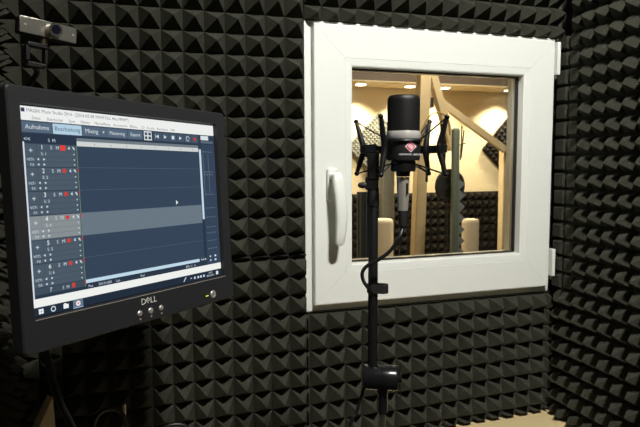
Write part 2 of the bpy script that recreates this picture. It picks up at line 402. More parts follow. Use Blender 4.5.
# wooden trestle
t = thing('wooden_trestle', 'pale pine trestle of two leaning posts, an upright and a sloping board, beyond the glass', 'trestle', at(416, 300, 1.2))
def beam(name, a, b_, wd, dp, m, parent):
    a, b_ = V(a)-parent.location, V(b_)-parent.location; d = (b_-a); L_ = d.length; d.normalize()
    s = d.cross(V((0, 1, 0))).normalized(); n = s.cross(d)
    bm = bmesh.new(); vs = box(bm, -wd/2, wd/2, -dp/2, dp/2, 0, L_)
    mt = Matrix(((s.x, n.x, d.x, a.x), (s.y, n.y, d.y, a.y), (s.z, n.z, d.z, a.z), (0, 0, 0, 1)))
    for q_ in bm.verts: q_.co = mt @ q_.co
    return link(name, bm, m, parent, bevel=.003)
k_ = (1.2+DIST)/F_PX*1.05
beam('post', at(415.5, 300, 1.2), at(424.5, 62, 1.2), 12*k_, .05, M['wood'], t)
beam('post', at(429, 62, 1.26), at(452, 150, 1.26), 8.5*k_, .04, M['wood'], t)
beam('board', at(436, 99, 1.3), at(505, 150, 1.3), 8*k_, .025, M['wood'], t)
beam('post', at(504, 147, 1.34), at(501, 300, 1.34), 7*k_, .045, M['wood'], t)
beam('foot_rail', at(414, 300, 1.2)+V((-.1, 0, 0)), at(503, 300, 1.34)+V((.1, 0, 0)), .04, .04, M['wood'], t)
beam('bracket', at(424, 103, 1.22), at(432, 103, 1.22), .05, .04, M['gasket'], t)
# green grey post with a zigzag foam edge
p0, p1 = at(453.5, 300, 1.0), at(454, 128, 1.0)
bm = bmesh.new(); box(bm, p0.x-.017, p0.x+.017, .985, 1.02, p0.z, p1.z)
t = link('upright_post', bm, M['gmetal'], bevel=.012, seg=4); tag(t, 'slim green-grey upright post with rounded top behind the glass', 'post')
bm = bmesh.new()
zz = at(460, 178, 1.05).z; xx = p0.x+.030; n = 0; prof = [(xx, zz)]
while zz > p0.z:
    prof += [(xx+.045, zz-.028), (xx+.012, zz-.056)]; zz -= .056
prof.append((xx, zz))
A = [bm.verts.new((x, 1.03, z)) for x, z in prof]; B = [bm.verts.new((x, 1.06, z)) for x, z in prof]
bm.faces.new(A); bm.faces.new(B[::-1])
for k in range(len(A)): bm.faces.new((A[k], A[(k+1) % len(A)], B[(k+1) % len(A)], B[k]))
tag(link('foam_slab', bm, mat('slab_grey', srgb(128, 134, 138), .95)), 'blue-grey foam slab seen edge on, its zigzag teeth right of the green-grey post', 'foam slab')
# solid disc modelled for a pop filter's reflection in the pane, thin stands
c = at(450, 186, 1.06)
t = thing('reflection_disc', 'dark round disc modelling a reflection in the glass behind the shock mount', 'reflection', c)
bm = bmesh.new(); lathe(bm, [(.008, -.006), (.078, -.006), (.084, 0), (.078, .006), (.008, .006)], seg=48)
for q_ in bm.verts: q_.co = V((q_.co.x, q_.co.z, q_.co.y))
link('disc', bm, M['gasket'], t, smooth=True)
bm = bmesh.new(); tube(bm, [(0, .008, 0), (0, .008, -.5)], .006); link('stem', bm, M['black'], t, smooth=True)
t = thing('cable_hook_rack', 'thin dark wire rack standing right of the green-grey post', 'wire rack', at(461, 180, 1.1))
for ddx, y0, y1 in ((-3, 128, 178), (1, 126, 160), (3, 130, 158)):
    bm = bmesh.new(); a = at(461+ddx, y0, 1.1)-t.location; b_ = at(460+ddx*.4, y1, 1.1)-t.location; tube(bm, [a, b_], .0035, 8); link('wire', bm, M['gasket'], t, smooth=True)
bm = bmesh.new(); a = at(456, 146, 1.1)-t.location; b_ = at(466, 143, 1.1)-t.location; tube(bm, [a, b_], .003, 8); link('wire', bm, M['gasket'], t, smooth=True)
bm = bmesh.new(); tube(bm, smooth_path([at(420, 150, 1.15), at(423, 128, 1.15), at(431, 115, 1.15), at(440, 113, 1.15), at(448, 120, 1.15), at(450, 135, 1.15)]), .0045, 8)
tag(link('cord', bm, M['gold'], smooth=True), 'thin ochre cord looped in an arc beside the microphone', 'cord')
# blurry coats / cables hanging behind the right arm
for k, (px, py, py2, ww, lb) in enumerate(((428, 132, 182, .012, 'dark cable hanging behind the right arm of the shock mount'), (443, 124, 178, .022, 'dark cloth strap hanging beside the green-grey post'))):
    bm = bmesh.new(); pts = [at(px+random.uniform(-1.5, 1.5), py+(py2-py)*i/6, 1.08) for i in range(7)]
    tube(bm, smooth_path(pts, 4), ww/2, 10); tag(link('hanging_strap', bm, M['gfoam_d'], smooth=True), lb, 'strap')
# grey curtain left and column
bm = bmesh.new(); a = at(358, 192, 1.1); b_ = at(371, 320, 1.1); n = 22
for yo in (0, .012):
    pass
va, vb = [], []
for i in range(n+1):
    x = a.x+(b_.x-a.x)*i/n; y = 1.1+.014*math.sin(i*1.4)
    va.append((x, y)); vb.append((x, y+.01))
lo = [bm.verts.new((x, y, b_.z)) for x, y in va+vb[::-1]]; hi = [bm.verts.new((x, y, a.z)) for x, y in va+vb[::-1]]
for k in range(len(lo)): bm.faces.new((lo[k], lo[(k+1) % len(lo)], hi[(k+1) % len(lo)], hi[k]))
bm.faces.new(lo[::-1]); bm.faces.new(hi)
tag(link('curtain', bm, M['blue'], smooth=True), 'blue-grey curtain hanging at the left edge of the pane', 'curtain')
bm = bmesh.new(); a = at(388, 320, 1.42); box(bm, a.x-.035, a.x+.035, 1.42, 1.47, -1.4, at(388, 135, 1.42).z)
tag(link('grey_panel', bm, M['gfoam'], bevel=.004), 'narrow light grey upright panel behind the stand pole', 'panel')
for px, y0, hw, lb in ((381.5, 219, 12.5, 'cream cylinder standing behind the stand pole, beyond the glass'), (470.5, 219, 9.5, 'cream cylinder standing right of the zigzag foam slab')):
    YCY = 1.28 if px < 400 else 1.12
    c = at(px, y0, YCY); r = hw*(YCY+DIST)/F_PX*1.03; zb_ = -1.4
    bm = bmesh.new(); lathe(bm, [(r, zb_-c.z), (r, -.02), (r*.96, -.006), (r*.85, 0)], c, 32)
    tag(link('cream_cylinder', bm, M['cream'], smooth=True), lb, 'cylinder', 'cream cylinders beyond the glass')

# ------------------------------------------------------------------ microphone
ZM = .92
mc = atz(403.3, 150, ZM)
def mz(py):        # height on the microphone axis that shows at image row py
    lo_, hi_ = -1.0, 1.0
    for _ in range(40):
        m_ = (lo_+hi_)/2; d = V((mc.x, mc.y, m_))-EYE
        y = 213.5-F_PX*d.dot(UP)/d.dot(FW)
        if y > py: lo_ = m_
        else: hi_ = m_
    return lo_
SC = ZM/F_PX
view = V((mc.x, mc.y+DIST, 0)).normalized()      # horizontal direction from the eye to the mic
side = V((view.y, -view.x, 0))
ang = math.atan2(side.y, side.x)
mic = thing('condenser_microphone', 'black large-diaphragm studio microphone with chrome band and pink diamond badge', 'microphone', (mc.x, mc.y, mz(176)), rot=(0, 0, ang))
b0 = mz(176)
def h_(py): return mz(py)-b0
R_ = 16.2*SC
bm = bmesh.new()
zt_, zb_ = h_(95.5), h_(131.5)
prof = [(R_, zb_), (R_*1.0, zt_-.010), (R_*.985, zt_-.006), (R_*.93, zt_-.002), (R_*.82, zt_), (.001, zt_+.0008)]
lathe(bm, prof, seg=56, sy=.86); link('grille', bm, M['grille'], mic, smooth=True)
bm = bmesh.new(); lathe(bm, [(R_*1.02, h_(139)), (R_*1.05, h_(138)), (R_*1.05, h_(132.3)), (R_*1.02, h_(131.2))], seg=56, sy=.88); link('band', bm, mat('band_silver', (.92, .90, .85, 1), .16, metal=.6), mic, smooth=True)['label'] = 'polished chrome band'
bm = bmesh.new(); lathe(bm, [(R_*.98, h_(160.5)), (R_*1.03, h_(158)), (R_*1.03, h_(139))], seg=56, sy=.9); link('body', bm, M['matte'], mic, smooth=True)
bm = bmesh.new(); lathe(bm, [(R_*.74, h_(171.5)), (R_*.77, h_(169)), (R_*.77, h_(161.5)), (R_*.70, h_(160.4))], seg=48); link('clamp_collar', bm, M['black'], mic, smooth=True)
bm = bmesh.new(); lathe(bm, [(R_*.42, h_(176.5)), (R_*.44, h_(171))], seg=40); link('base', bm, M['black'], mic, smooth=True)
# badge: pink rhombus with a pale rim and pale strokes, text line below
yb = -R_*.93*.98
def curved(bm, pts, dx, mi=0, thick=.0006, r=R_*1.032, off=0):
    """polygon (x,z) laid on the elliptic body"""
    f = []; bk = []
    for x, z in pts:
        x2 = x; y = -math.sqrt(max(0, 1-(x2/r)**2))*r*.9
        f.append(bm.verts.new((x2, y-thick-off, z))); bk.append(bm.verts.new((x2, y+.002, z)))
    bm.faces.new(f).material_index = mi
    for k in range(len(f)): bm.faces.new((f[k], f[(k+1) % len(f)], bk[(k+1) % len(f)], bk[k])).material_index = mi
bz = h_(147); bx = 7.2*SC
bm = bmesh.new()
s_ = 5.6*SC
curved(bm, [(bx, bz-s_), (bx+s_, bz), (bx, bz+s_), (bx-s_, bz)], 0, 0)
s2_ = 4.7*SC
curved(bm, [(bx, bz-s2_), (bx+s2_, bz), (bx, bz+s2_), (bx-s2_, bz)], 0, 1, off=.0003)
for a, b_ in (((-.5, .0), (0, .5)), ((-.25, -.3), (.3, .25)), ((.0, -.55), (.55, .0))):
    ax, az, cx_, cz_ = a[0]*s2_, a[1]*s2_, b_[0]*s2_, b_[1]*s2_; w_ = .35*SC
    curved(bm, [(bx+ax+w_, bz+az-w_), (bx+cx_+w_, bz+cz_-w_), (bx+cx_-w_, bz+cz_+w_), (bx+ax-w_, bz+az+w_)], 0, 0, off=.0006)
link('badge', bm, [M['white'], M['pink']], mic)['label'] = 'pink rhombus badge with white rim'
def text_bm(bm, s, size, x, z, mi=0, y=0, align='LEFT', sx=1.0, curve=None):
    cu = bpy.data.curves.new('t', 'FONT'); cu.body = s; cu.size = size; cu.align_x = align; cu.resolution_u = 2
    o = bpy.data.objects.new('t', cu); COL.objects.link(o)
    bpy.context.view_layer.update()
    me = bpy.data.meshes.new_from_object(o.evaluated_get(bpy.context.evaluated_depsgraph_get()))
    vs = []
    for q_ in me.vertices:
        X_ = x+q_.co.x*sx; Z_ = z+q_.co.y; Y_ = y
        if curve: Y_ = curve(X_)
        vs.append(bm.verts.new((X_, Y_, Z_)))
    for p_ in me.polygons:
        try: bm.faces.new([vs[i] for i in p_.vertices]).material_index = mi
        except ValueError: pass
    bpy.data.objects.remove(o); bpy.data.meshes.remove(me)
bm = bmesh.new(); text_bm(bm, 'NEUMANN  BERLIN', 2.6*SC, 6.8*SC, h_(155.5), 0, align='CENTER', sx=.98, curve=lambda x: -math.sqrt(max(0, 1-(x/(R_*1.032))**2))*R_*.9-.0008)
link('lettering', bm, M['white'], mic)
# cable and connector
cab = thing('microphone_cable', 'silver plug and black cable curling from the microphone down round the stand pole', 'cable', (mc.x, mc.y, mz(212)))
c0 = mz(212)
def hc_(py): return mz(py)-c0
bm = bmesh.new(); lathe(bm, [(5.2*SC, hc_(210.5)), (5.4*SC, hc_(208)), (6.5*SC, hc_(180)), (6.5*SC, hc_(177))], seg=32); link('plug', bm, mat('plug_silver', (.70, .66, .58, 1), .2, metal=.7), cab, smooth=True)['label'] = 'silver metal plug'
bm = bmesh.new(); lathe(bm, [(1.2*SC, hc_(228)), (3.6*SC, hc_(226)), (4.9*SC, hc_(211.5)), (4.8*SC, hc_(210.4))], seg=28); link('strain_relief', bm, M['rubber'], cab, smooth=True)
bm = bmesh.new(); a = side*(4.1*SC)+view*(-5.5*SC)
for q_ in (): pass
box(bm, a.x-.0012, a.x+.0012, a.y-.0012, a.y+.0012, hc_(194), hc_(183)); link('latch', bm, M['black'], cab)
ZP = .955                                          # depth of the stand pole
pole_t, pole_b = atz(373.3, 190, ZP), atz(371, 366, ZP)
pole_b = V((pole_t.x, pole_t.y, pole_b.z))
def ppx(py):
    return 373.3 - (py-190)*2.0/176
pts = [V((mc.x, mc.y, mz(222))), V((mc.x, mc.y, mz(228))), atz(399, 238, .925), atz(390, 251, .93), atz(378, 260, .934), atz(367, 266, .938), atz(362.3, 273, .94), atz(363.5, 281, .942), atz(368, 288, .944),
       atz(373.5, 298, .968), atz(373, 330, .970), atz(371, 358, .978), atz(365, 385, .985), atz(357, 412, .985), atz(350, 440, .985), atz(348, 515, .985)]
pts[-1].z = ZF+.006
pts = pts + [pts[-1]+V((-.06, -.03, 0)), pts[-1]+V((-.16, -.02, 0))]
bm = bmesh.new(); tube(bm, [p-cab.location for p in smooth_path(pts, 8)], .0031, 10); link('cord', bm, M['cable'], cab, smooth=True)

# ------------------------------------------------------------------ shock mount
rc = V((mc.x, mc.y, mz(149)))
sm = thing('shock_mount', 'black spider shock mount with bowed arms and elastic cords holding the microphone', 'shock mount', rc, rot=(0, 0, ang))
def sz(py): return mz(py)-rc.z
RR = 41.5*SC
bm = bmesh.new(); n = 64
rad = [(RR-.0025, -.0065), (RR+.0025, -.0065), (RR+.0025, .0065), (RR-.0025, .0065)]
aa0, aa1 = math.radians(-38), math.radians(232)
rg = [[bm.verts.new((r*math.cos(aa0+(aa1-aa0)*k/(n-1)), r*math.sin(aa0+(aa1-aa0)*k/(n-1)), z)) for r, z in rad] for k in range(n)]
bm.faces.new(rg[0]); bm.faces.new(rg[-1][::-1])
for k in range(n-1):
    for j in range(4): bm.faces.new((rg[k][j], rg[(k+1) % n][j], rg[(k+1) % n][(j+1) % 4], rg[k][(j+1) % 4]))
link('outer_ring', bm, M['black'], sm, bevel=.001)
PH = math.radians(26)
inner_r = R_*1.12
bm = bmesh.new()
for zz_ in (h_(141)+b0-rc.z,):
    ring = [V((inner_r*math.cos(2*math.pi*k/40), inner_r*.9*math.sin(2*math.pi*k/40), zz_)) for k in range(41)]
    tube(bm, ring, .0014, 8, cap=False)
for k in ():
    a = 2*math.pi*(k+.5)/8; tube(bm, [(inner_r*math.cos(a), inner_r*.9*math.sin(a), h_(141)+b0-rc.z), (inner_r*math.cos(a), inner_r*.9*math.sin(a), h_(158)+b0-rc.z)], .0012, 6)
link('inner_cage', bm, M['black'], sm, smooth=True)
tops = {}
ztop = sz(119.5); zbot = sz(174)
for k in range(4):
    d = V(((40.7, -24), (27.4, 40), (-49, 22), (-21, -42))[k]+(0,)); RN_ = d.length*SC; d.normalize(); a = math.atan2(d.y, d.x)
    T = d*RN_ + V((0, 0, ztop)); Bt = d*(RN_*.985)+V((0, 0, zbot)); Mi = d*(RN_*.84)+V((0, 0, .0))
    bm = bmesh.new()
    tube(bm, smooth_path([T, d*(RN_*.92)+V((0, 0, ztop*.55)), Mi, d*(RN_*.915)+V((0, 0, zbot*.55)), Bt], 5), [.0027+.0022*math.sin(math.pi*i/20) for i in range(21)], 10)
    arm = link('arm', bm, M['black'], sm, smooth=True)
    for pt in (T, Bt):
        bm = bmesh.new(); bmesh.ops.create_uvsphere(bm, u_segments=12, v_segments=8, radius=.0041, matrix=Matrix.Translation(pt)); link('cord_hook', bm, M['gloss'], arm, smooth=True)
    tops[a] = (T, Bt)
    for deg in ((-8, 22), (12, 48), (165, 192), (176, 200))[k]:
        aa = math.radians(deg)
        pi_ = V((inner_r*math.cos(aa), inner_r*.9*math.sin(aa), sz(139)))
        bm = bmesh.new(); tube(bm, [T, pi_], .0012, 6); link('elastic_cord', bm, M['rubber'], sm, smooth=True)
        pl_ = V((R_*.78*math.cos(aa), R_*.78*math.sin(aa), sz(164)))
        bm = bmesh.new(); tube(bm, [Bt, pl_], .0012, 6); link('elastic_cord', bm, M['rubber'], sm, smooth=True)
# swivel bracket to the pole
Minv = Matrix.Rotation(-ang, 4, 'Z')
pl = Minv @ (V((pole_t.x, pole_t.y, rc.z))-rc)
bm = bmesh.new(); box(bm, pl.x-.0095, pl.x+.0095, pl.y-.011, pl.y+.011, sz(181), sz(150.5))
br = link('swivel_bracket', bm, M['black'], sm, bevel=.003)
dd = V((pl.x, pl.y, 0)).normalized()*RR
bm = bmesh.new(); box(bm, min(pl.x, dd.x)-.006, max(pl.x, dd.x)+.004, min(pl.y, dd.y)-.004, max(pl.y, dd.y)+.004, sz(156.5), sz(150)); link('bridge', bm, M['black'], br)
bm = bmesh.new(); box(bm, pl.x-.0125, pl.x+.0085, pl.y-.010, pl.y+.010, sz(190.5), sz(177)); link('clamp_block', bm, M['black'], br, bevel=.002)
bm = bmesh.new(); c = (pl.x-.0165, pl.y-.012, sz(185.5))
section_loft(bm, [((c[0]+.006, c[1], c[2]), Y, Z, .003, .004), ((c[0], c[1], c[2]), Y, Z, .005, .0055), ((c[0]-.006, c[1], c[2]), Y, Z, .004, .004), ((c[0]-.008, c[1], c[2]), Y, Z, .001, .001)], 14, 2)
link('tightening_knob', bm, M['matte'], br, smooth=True)

# ------------------------------------------------------------------ stand
def pz(py):
    lo_, hi_ = -2.0, 1.0
    for _ in range(40):
        m_ = (lo_+hi_)/2; d = V((pole_t.x, pole_t.y, m_))-EYE
        if 213.5-F_PX*d.dot(UP)/d.dot(FW) > py: lo_ = m_
        else: hi_ = m_
    return lo_
SP = ZP/F_PX
off = side*(10.0*SP)
base = V((pole_t.x, pole_t.y, ZF))+off
st = thing('microphone_stand', 'black microphone stand with upright boom rod, gloss swivel joint and tripod base', 'microphone stand', base, rot=(0, 0, ang))
L0 = -10.0*SP
def z0(py): return pz(py)-ZF
bm = bmesh.new(); lathe(bm, [(4.9*SP, z0(368)), (4.9*SP, z0(198)), (4.6*SP, z0(197))], (L0, 0, 0), 28); link('boom_rod', bm, M['black'], st, smooth=True)
bm = bmesh.new(); lathe(bm, [(5.6*SP, z0(206)), (5.8*SP, z0(205)), (5.8*SP, z0(188)), (3, z0(188))][:3], (L0, 0, 0), 28); link('threaded_tip', bm, M['matte'], st, smooth=True)
# cable clip
bm = bmesh.new(); n = 28; zc0, zc1 = z0(292.5), z0(284)
path = [(L0+(-6.3+0)*SP, 0)] ; out_ = []
for k in range(n):
    a = math.pi/2+math.pi*k/(n/2)
    out_.append((L0+(6.2*math.cos(a)+(9.3 if math.cos(a) > 0 else 0))*SP if math.cos(a) > 0 else L0+6.2*math.cos(a)*SP, 6.2*math.sin(a)*SP))
inn = [(L0+(x-L0)*.86+.0004, y*.8) for x, y in out_]
A = [[bm.verts.new((x, y, z)) for x, y in L_] for L_ in (out_, inn) for z in (zc0, zc1)]
for k in range(n):
    j = (k+1) % n
    bm.faces.new((A[0][k], A[0][j], A[1][j], A[1][k])); bm.faces.new((A[2][k], A[3][k], A[3][j], A[2][j]))
    bm.faces.new((A[1][k], A[1][j], A[3][j], A[3][k])); bm.faces.new((A[0][k], A[2][k], A[2][j], A[0][j]))
link('cable_clip', bm, M['rubber'], st)
# swivel joint: horizontal barrel
zj = z0(377)
bm = bmesh.new()
prof = [(9.5*SP, -19.5*SP), (12.2*SP, -18.5*SP), (12.7*SP, -17*SP), (12.7*SP, -.6*SP), (12.2*SP, -.3*SP), (12.2*SP, .3*SP), (12.7*SP, .6*SP), (12.7*SP, 14*SP), (12.0*SP, 15.5*SP), (9*SP, 16*SP)]
lathe(bm, prof, (0, 0, 0), 44)
for q_ in bm.verts: q_.co = V((q_.co.z, q_.co.y, zj+q_.co.x))
jt = link('swivel_joint', bm, M['gloss'], st, smooth=True)
bm = bmesh.new(); section_loft(bm, [((15*SP, 0, zj), Y, Z, .010, .010), ((17*SP, 0, zj), Y, Z, .007, .007), ((19.5*SP, 0, zj), Y, Z, .007, .008)], 18, 2)
for s1_ in (-1, 1):
    section_loft(bm, [((16.5*SP, 0, zj), Y, Z, .006, .004), ((17.8*SP, s1_*.006, zj+s1_*.012), Y, Z, .0065, .007), ((18.6*SP, s1_*.009, zj+s1_*.024), Y, Z, .006, .006), ((19.1*SP, s1_*.010, zj+s1_*.030), Y, Z, .003, .002)], 14, 2)
link('wing_knob', bm, M['gloss'], jt, smooth=True)
bm = bmesh.new(); lathe(bm, [(5.2*SP, z0(412)), (5.6*SP, z0(410)), (5.6*SP, z0(392)), (6.6*SP, z0(390)), (6.6*SP, z0(386))], seg=28); link('collar', bm, M['gloss'], st, smooth=True)
bm = bmesh.new(); lathe(bm, [(3.4*SP, .22), (3.4*SP, z0(408))], seg=24); link('inner_rod', bm, M['nickel'], st, smooth=True)
bm = bmesh.new(); lathe(bm, [(.011, .06), (.0125, .07), (.0125, .24), (.016, .25), (.016, .285), (.012, .29)], seg=28); link('outer_tube', bm, M['black'], st, smooth=True)
for k in range(3):
    a = math.radians(80+120*k)
    bm = bmesh.new(); tube(bm, [(.012*math.cos(a), .012*math.sin(a), .10), (.20*math.cos(a), .20*math.sin(a), .022), (.23*math.cos(a), .23*math.sin(a), .014)], .0075, 12)
    lg = link('leg', bm, M['black'], st, smooth=True)
    bm = bmesh.new(); tube(bm, [(.222*math.cos(a), .222*math.sin(a), .0152), (.245*math.cos(a), .245*math.sin(a), .0125)], .0112, 12); link('rubber_foot', bm, M['rubber'], lg, smooth=True)

# ------------------------------------------------------------------ monitor
MC = V((.020, -.512, -.064)); ma, mb, mcc = math.radians(41.595), math.radians(-3.628), math.radians(1.069)
ROT = Matrix.Rotation(ma, 4, 'Z') @ Matrix.Rotation(mb, 4, 'X') @ Matrix.Rotation(mcc, 4, 'Y')
mon = thing('monitor', 'black flat screen monitor turned to the right, showing a music editing program', 'monitor', MC)
mon.matrix_world = Matrix.Translation(MC) @ ROT
SW, SH = .185, .135
bx0, bx1, bz0, bz1 = -.205, .2105, -.180, .1592
bm = bmesh.new()
def loop(x0, x1, z0_, z1_, y, r, seg=5):
    vs = []
    for cx_, cz_, a0 in ((x1-r, z1_-r, 0), (x0+r, z1_-r, 90), (x0+r, z0_+r, 180), (x1-r, z0_+r, 270)):
        for k in range(seg+1):
            a = math.radians(a0+90*k/seg); vs.append(bm.verts.new((cx_+r*math.cos(a), y, cz_+r*math.sin(a))))
    return vs
def bridge(a, b_):
    n = len(a)
    for k in range(n): bm.faces.new((a[k], a[(k+1) % n], b_[(k+1) % n], b_[k]))
e = .0015
l0 = loop(-SW-.001, SW+.001, -SH-.001, SH+.001, .004, .001); l1 = loop(-SW-.0028, SW+.0028, -SH-.0028, SH+.0028, -.0035, .002)
l2 = loop(bx0+.002, bx1-.002, bz0+.002, bz1-.002, -.0035, .005); l3 = loop(bx0, bx1, bz0, bz1, -.0015, .006)
l4 = loop(bx0, bx1, bz0, bz1, .019, .006); l5 = loop(bx0+.008, bx1-.008, bz0+.008, bz1-.008, .019, .006)
for a, b_ in ((l0, l1), (l1, l2), (l2, l3), (l3, l4), (l4, l5), (l5, l0)): bridge(a, b_)
link('bezel', bm, M['bezel'], mon)
bm = bmesh.new()
l0 = loop(bx0+.006, bx1-.006, bz0+.006, bz1-.006, .0192, .012); l1 = loop(bx0+.012, bx1-.012, bz0+.012, bz1-.012, .030, .014)
l2 = loop(bx0+.06, bx1-.06, bz0+.05, bz1-.04, .052, .02)
bridge(l0, l1); bridge(l1, l2); bm.faces.new(l0[::-1]); bm.faces.new(l2); link('back_shell', bm, M['matte'], mon)
bm = bmesh.new(); box(bm, -SW-.002, SW+.0035, -.0042, -.0035, -SH-.0034, -SH-.0024); link('bevel_glint', bm, M['bezel_glint_marks'], mon)['label'] = 'thin painted highlight line on the bezel under the screen'  # pale strip stands in for the highlight on the bezel's bevel

# screen picture: flat colour patches and lettering on the panel
SC_COL = {}
SC_MATS = []
def sc(*c, s=1.0):
    if c not in SC_COL:
        m = bpy.data.materials.new('screen_%d' % len(SC_MATS)); m.use_nodes = True
        b = m.node_tree.nodes['Principled BSDF']; b.inputs['Base Color'].default_value = (.004, .004, .005, 1); b.inputs['Roughness'].default_value = .3
        b.inputs['Specular IOR Level'].default_value = .25
        b.inputs['Emission Color'].default_value = srgb(*c); b.inputs['Emission Strength'].default_value = s
        SC_COL[c] = len(SC_MATS); SC_MATS.append(m)
    return SC_COL[c]
bm = bmesh.new()
YSC = .0030
box(bm, -SW, SW, YSC+.0001, YSC+.004, -SH, SH, sc(38, 52, 70))
def rect(x0, x1, z0_, z1_, col, lay=1):
    y = YSC-.00006*lay
    f = bm.faces.new([bm.verts.new(p) for p in ((x0, y, z0_), (x1, y, z0_), (x1, y, z1_), (x0, y, z1_))]); f.material_index = sc(*col)
def poly(pts, col, lay=4):
    f = bm.faces.new([bm.verts.new((x, YSC-.00006*lay, z)) for x, z in pts]); f.material_index = sc(*col)
def txt(s, x, z, size, col, align='LEFT', lay=6, sx=1):
    text_bm(bm, s, size, x, z, sc(*col), y=YSC-.00006*lay, align=align, sx=sx)
WH = (236, 238, 236); TX = (205, 218, 226)
rect(-SW, SW, .117, SH, WH)
txt('MAGIX Music Studio 2016 - [2016-05-08 WHM FLC Abo.MMM*]', -.176, .1278, .0062, (90, 92, 110))
rect(-.183, -.178, .1275, .1325, (50, 45, 90), 3)
for i, s in enumerate(('Datei', 'Bearbeiten', 'Spur', 'Objekt', 'Menüeffekte', 'Automation', 'Effekte', 'CD', 'Ansicht', 'Bearbeiten', 'Hilfe')):
    txt(s, -.169+sum((.0215, .033, .0185, .0235, .033, .031, .022, .012, .022, .03)[:i]), .1188, .0056, (120, 122, 128))
rect(-SW, SW, .100, .117, (45, 58, 76))
for x0, x1, s, on in ((-.1835, -.1405, 'Aufnahme', 0), (-.1395, -.0945, 'Bearbeitung', 1), (-.0935, -.0625, 'Mixing', 0), (-.0525, -.0135, 'Mastering', 0), (-.0125, .0165, 'Export', 0)):
    rect(x0, x1, .1018, .1155, (178, 205, 224) if on else (84, 102, 120), 2)
    txt(s, (x0+x1)/2, .1062, .0083 if x0 < -.09 else .0072, (60, 85, 110) if on else (210, 220, 226), 'CENTER')
rect(-.0620, -.0530, .1018, .1155, (84, 102, 120), 2); poly([(-.0595, .110), (-.0555, .110), (-.0575, .107)], TX)
rect(.0195, .0355, .1015, .1155, (225, 232, 232), 3)
for a in (0, 1):
    for c_ in (0, 1): rect(.0212+a*.0072, .0262+a*.0078, .103+c_*.0062, .1075+c_*.0062, (60, 75, 92), 4)
for i in range(6):
    x = .0395+i*.0175; rect(x, x+.0165, .1018, .1155, (66, 82, 100), 2)
xx_ = .0475
poly([(xx_-.003, .1085), (xx_+.003, .1115), (xx_+.003, .1055)], TX); rect(xx_-.0042, xx_-.0032, .1055, .1115, TX, 4)
xx_ += .0175; poly([(xx_-.003, .1115), (xx_-.003, .1055), (xx_+.003, .1085)], TX)
xx_ += .0175; rect(xx_-.003, xx_+.003, .1055, .1115, TX, 4)
xx_ += .0175; poly([(xx_-.003, .1115), (xx_-.003, .1055), (xx_+.003, .1085)], TX)
xx_ += .0175
for k in range(10):
    a, b2 = k*math.pi/5.6, (k+1)*math.pi/5.6
    poly([(xx_+.0032*math.cos(a), .1085+.0032*math.sin(a)), (xx_+.0032*math.cos(b2), .1085+.0032*math.sin(b2)), (xx_+.0044*math.cos(b2), .1085+.0044*math.sin(b2)), (xx_+.0044*math.cos(a), .1085+.0044*math.sin(a))], TX)
xx_ += .0175
poly([(xx_+.0034*math.cos(k*math.pi/6), .1085+.0034*math.sin(k*math.pi/6)) for k in range(12)], (190, 60, 60))
rect(.150, .170, .108, .1155, (215, 224, 226), 3); rect(.150, .182, .1025, .1065, (88, 104, 120), 3)
txt('<<', -.182, .0905, .008, TX); txt('S  M', -.148, .0905, .0062, TX)
# ruler and arrangement
rect(-.104, .1425, .0935, .098, (110, 122, 130), 2); rect(-.104, .1425, .0868, .0935, (205, 210, 208), 2)
for i in range(1, 9): rect(-.104+i*.029, -.1033+i*.029, .0885, .0915, (70, 80, 92), 3)
rect(-.104, .1425, -.0985, .0868, (50, 66, 85), 2)
tb = [.0879, .0572, .0260, -.0055, -.0370, -.0680, -.0985]
for z_ in tb[1:]: rect(-.104, .1425, z_-.0003, z_+.0003, (78, 94, 110), 4)
rect(-.104, .1425, tb[4], tb[3], (104, 118, 130), 3)
rect(.144, .149, -.031, .0915, (196, 216, 230), 3)
rect(.1495, .185, -.112, .100, (50, 66, 86), 2)
for z_ in (.0875, .052, .047, .012, -.012, -.028, -.046, -.056, -.070, -.084):
    for k in range(4): rect(.1545+k*.0065, .157+k*.0065, z_-.0005, z_+.0005, (150, 168, 184), 3)
for x in (.1535, .1665): rect(x, x+.0007, .014, .084, (120, 128, 140), 3)
for z_ in (-.098, -.105): rect(.157, .160, z_-.0015, z_+.0015, TX, 3); rect(.169, .174, z_-.0015, z_+.0015, TX, 3)
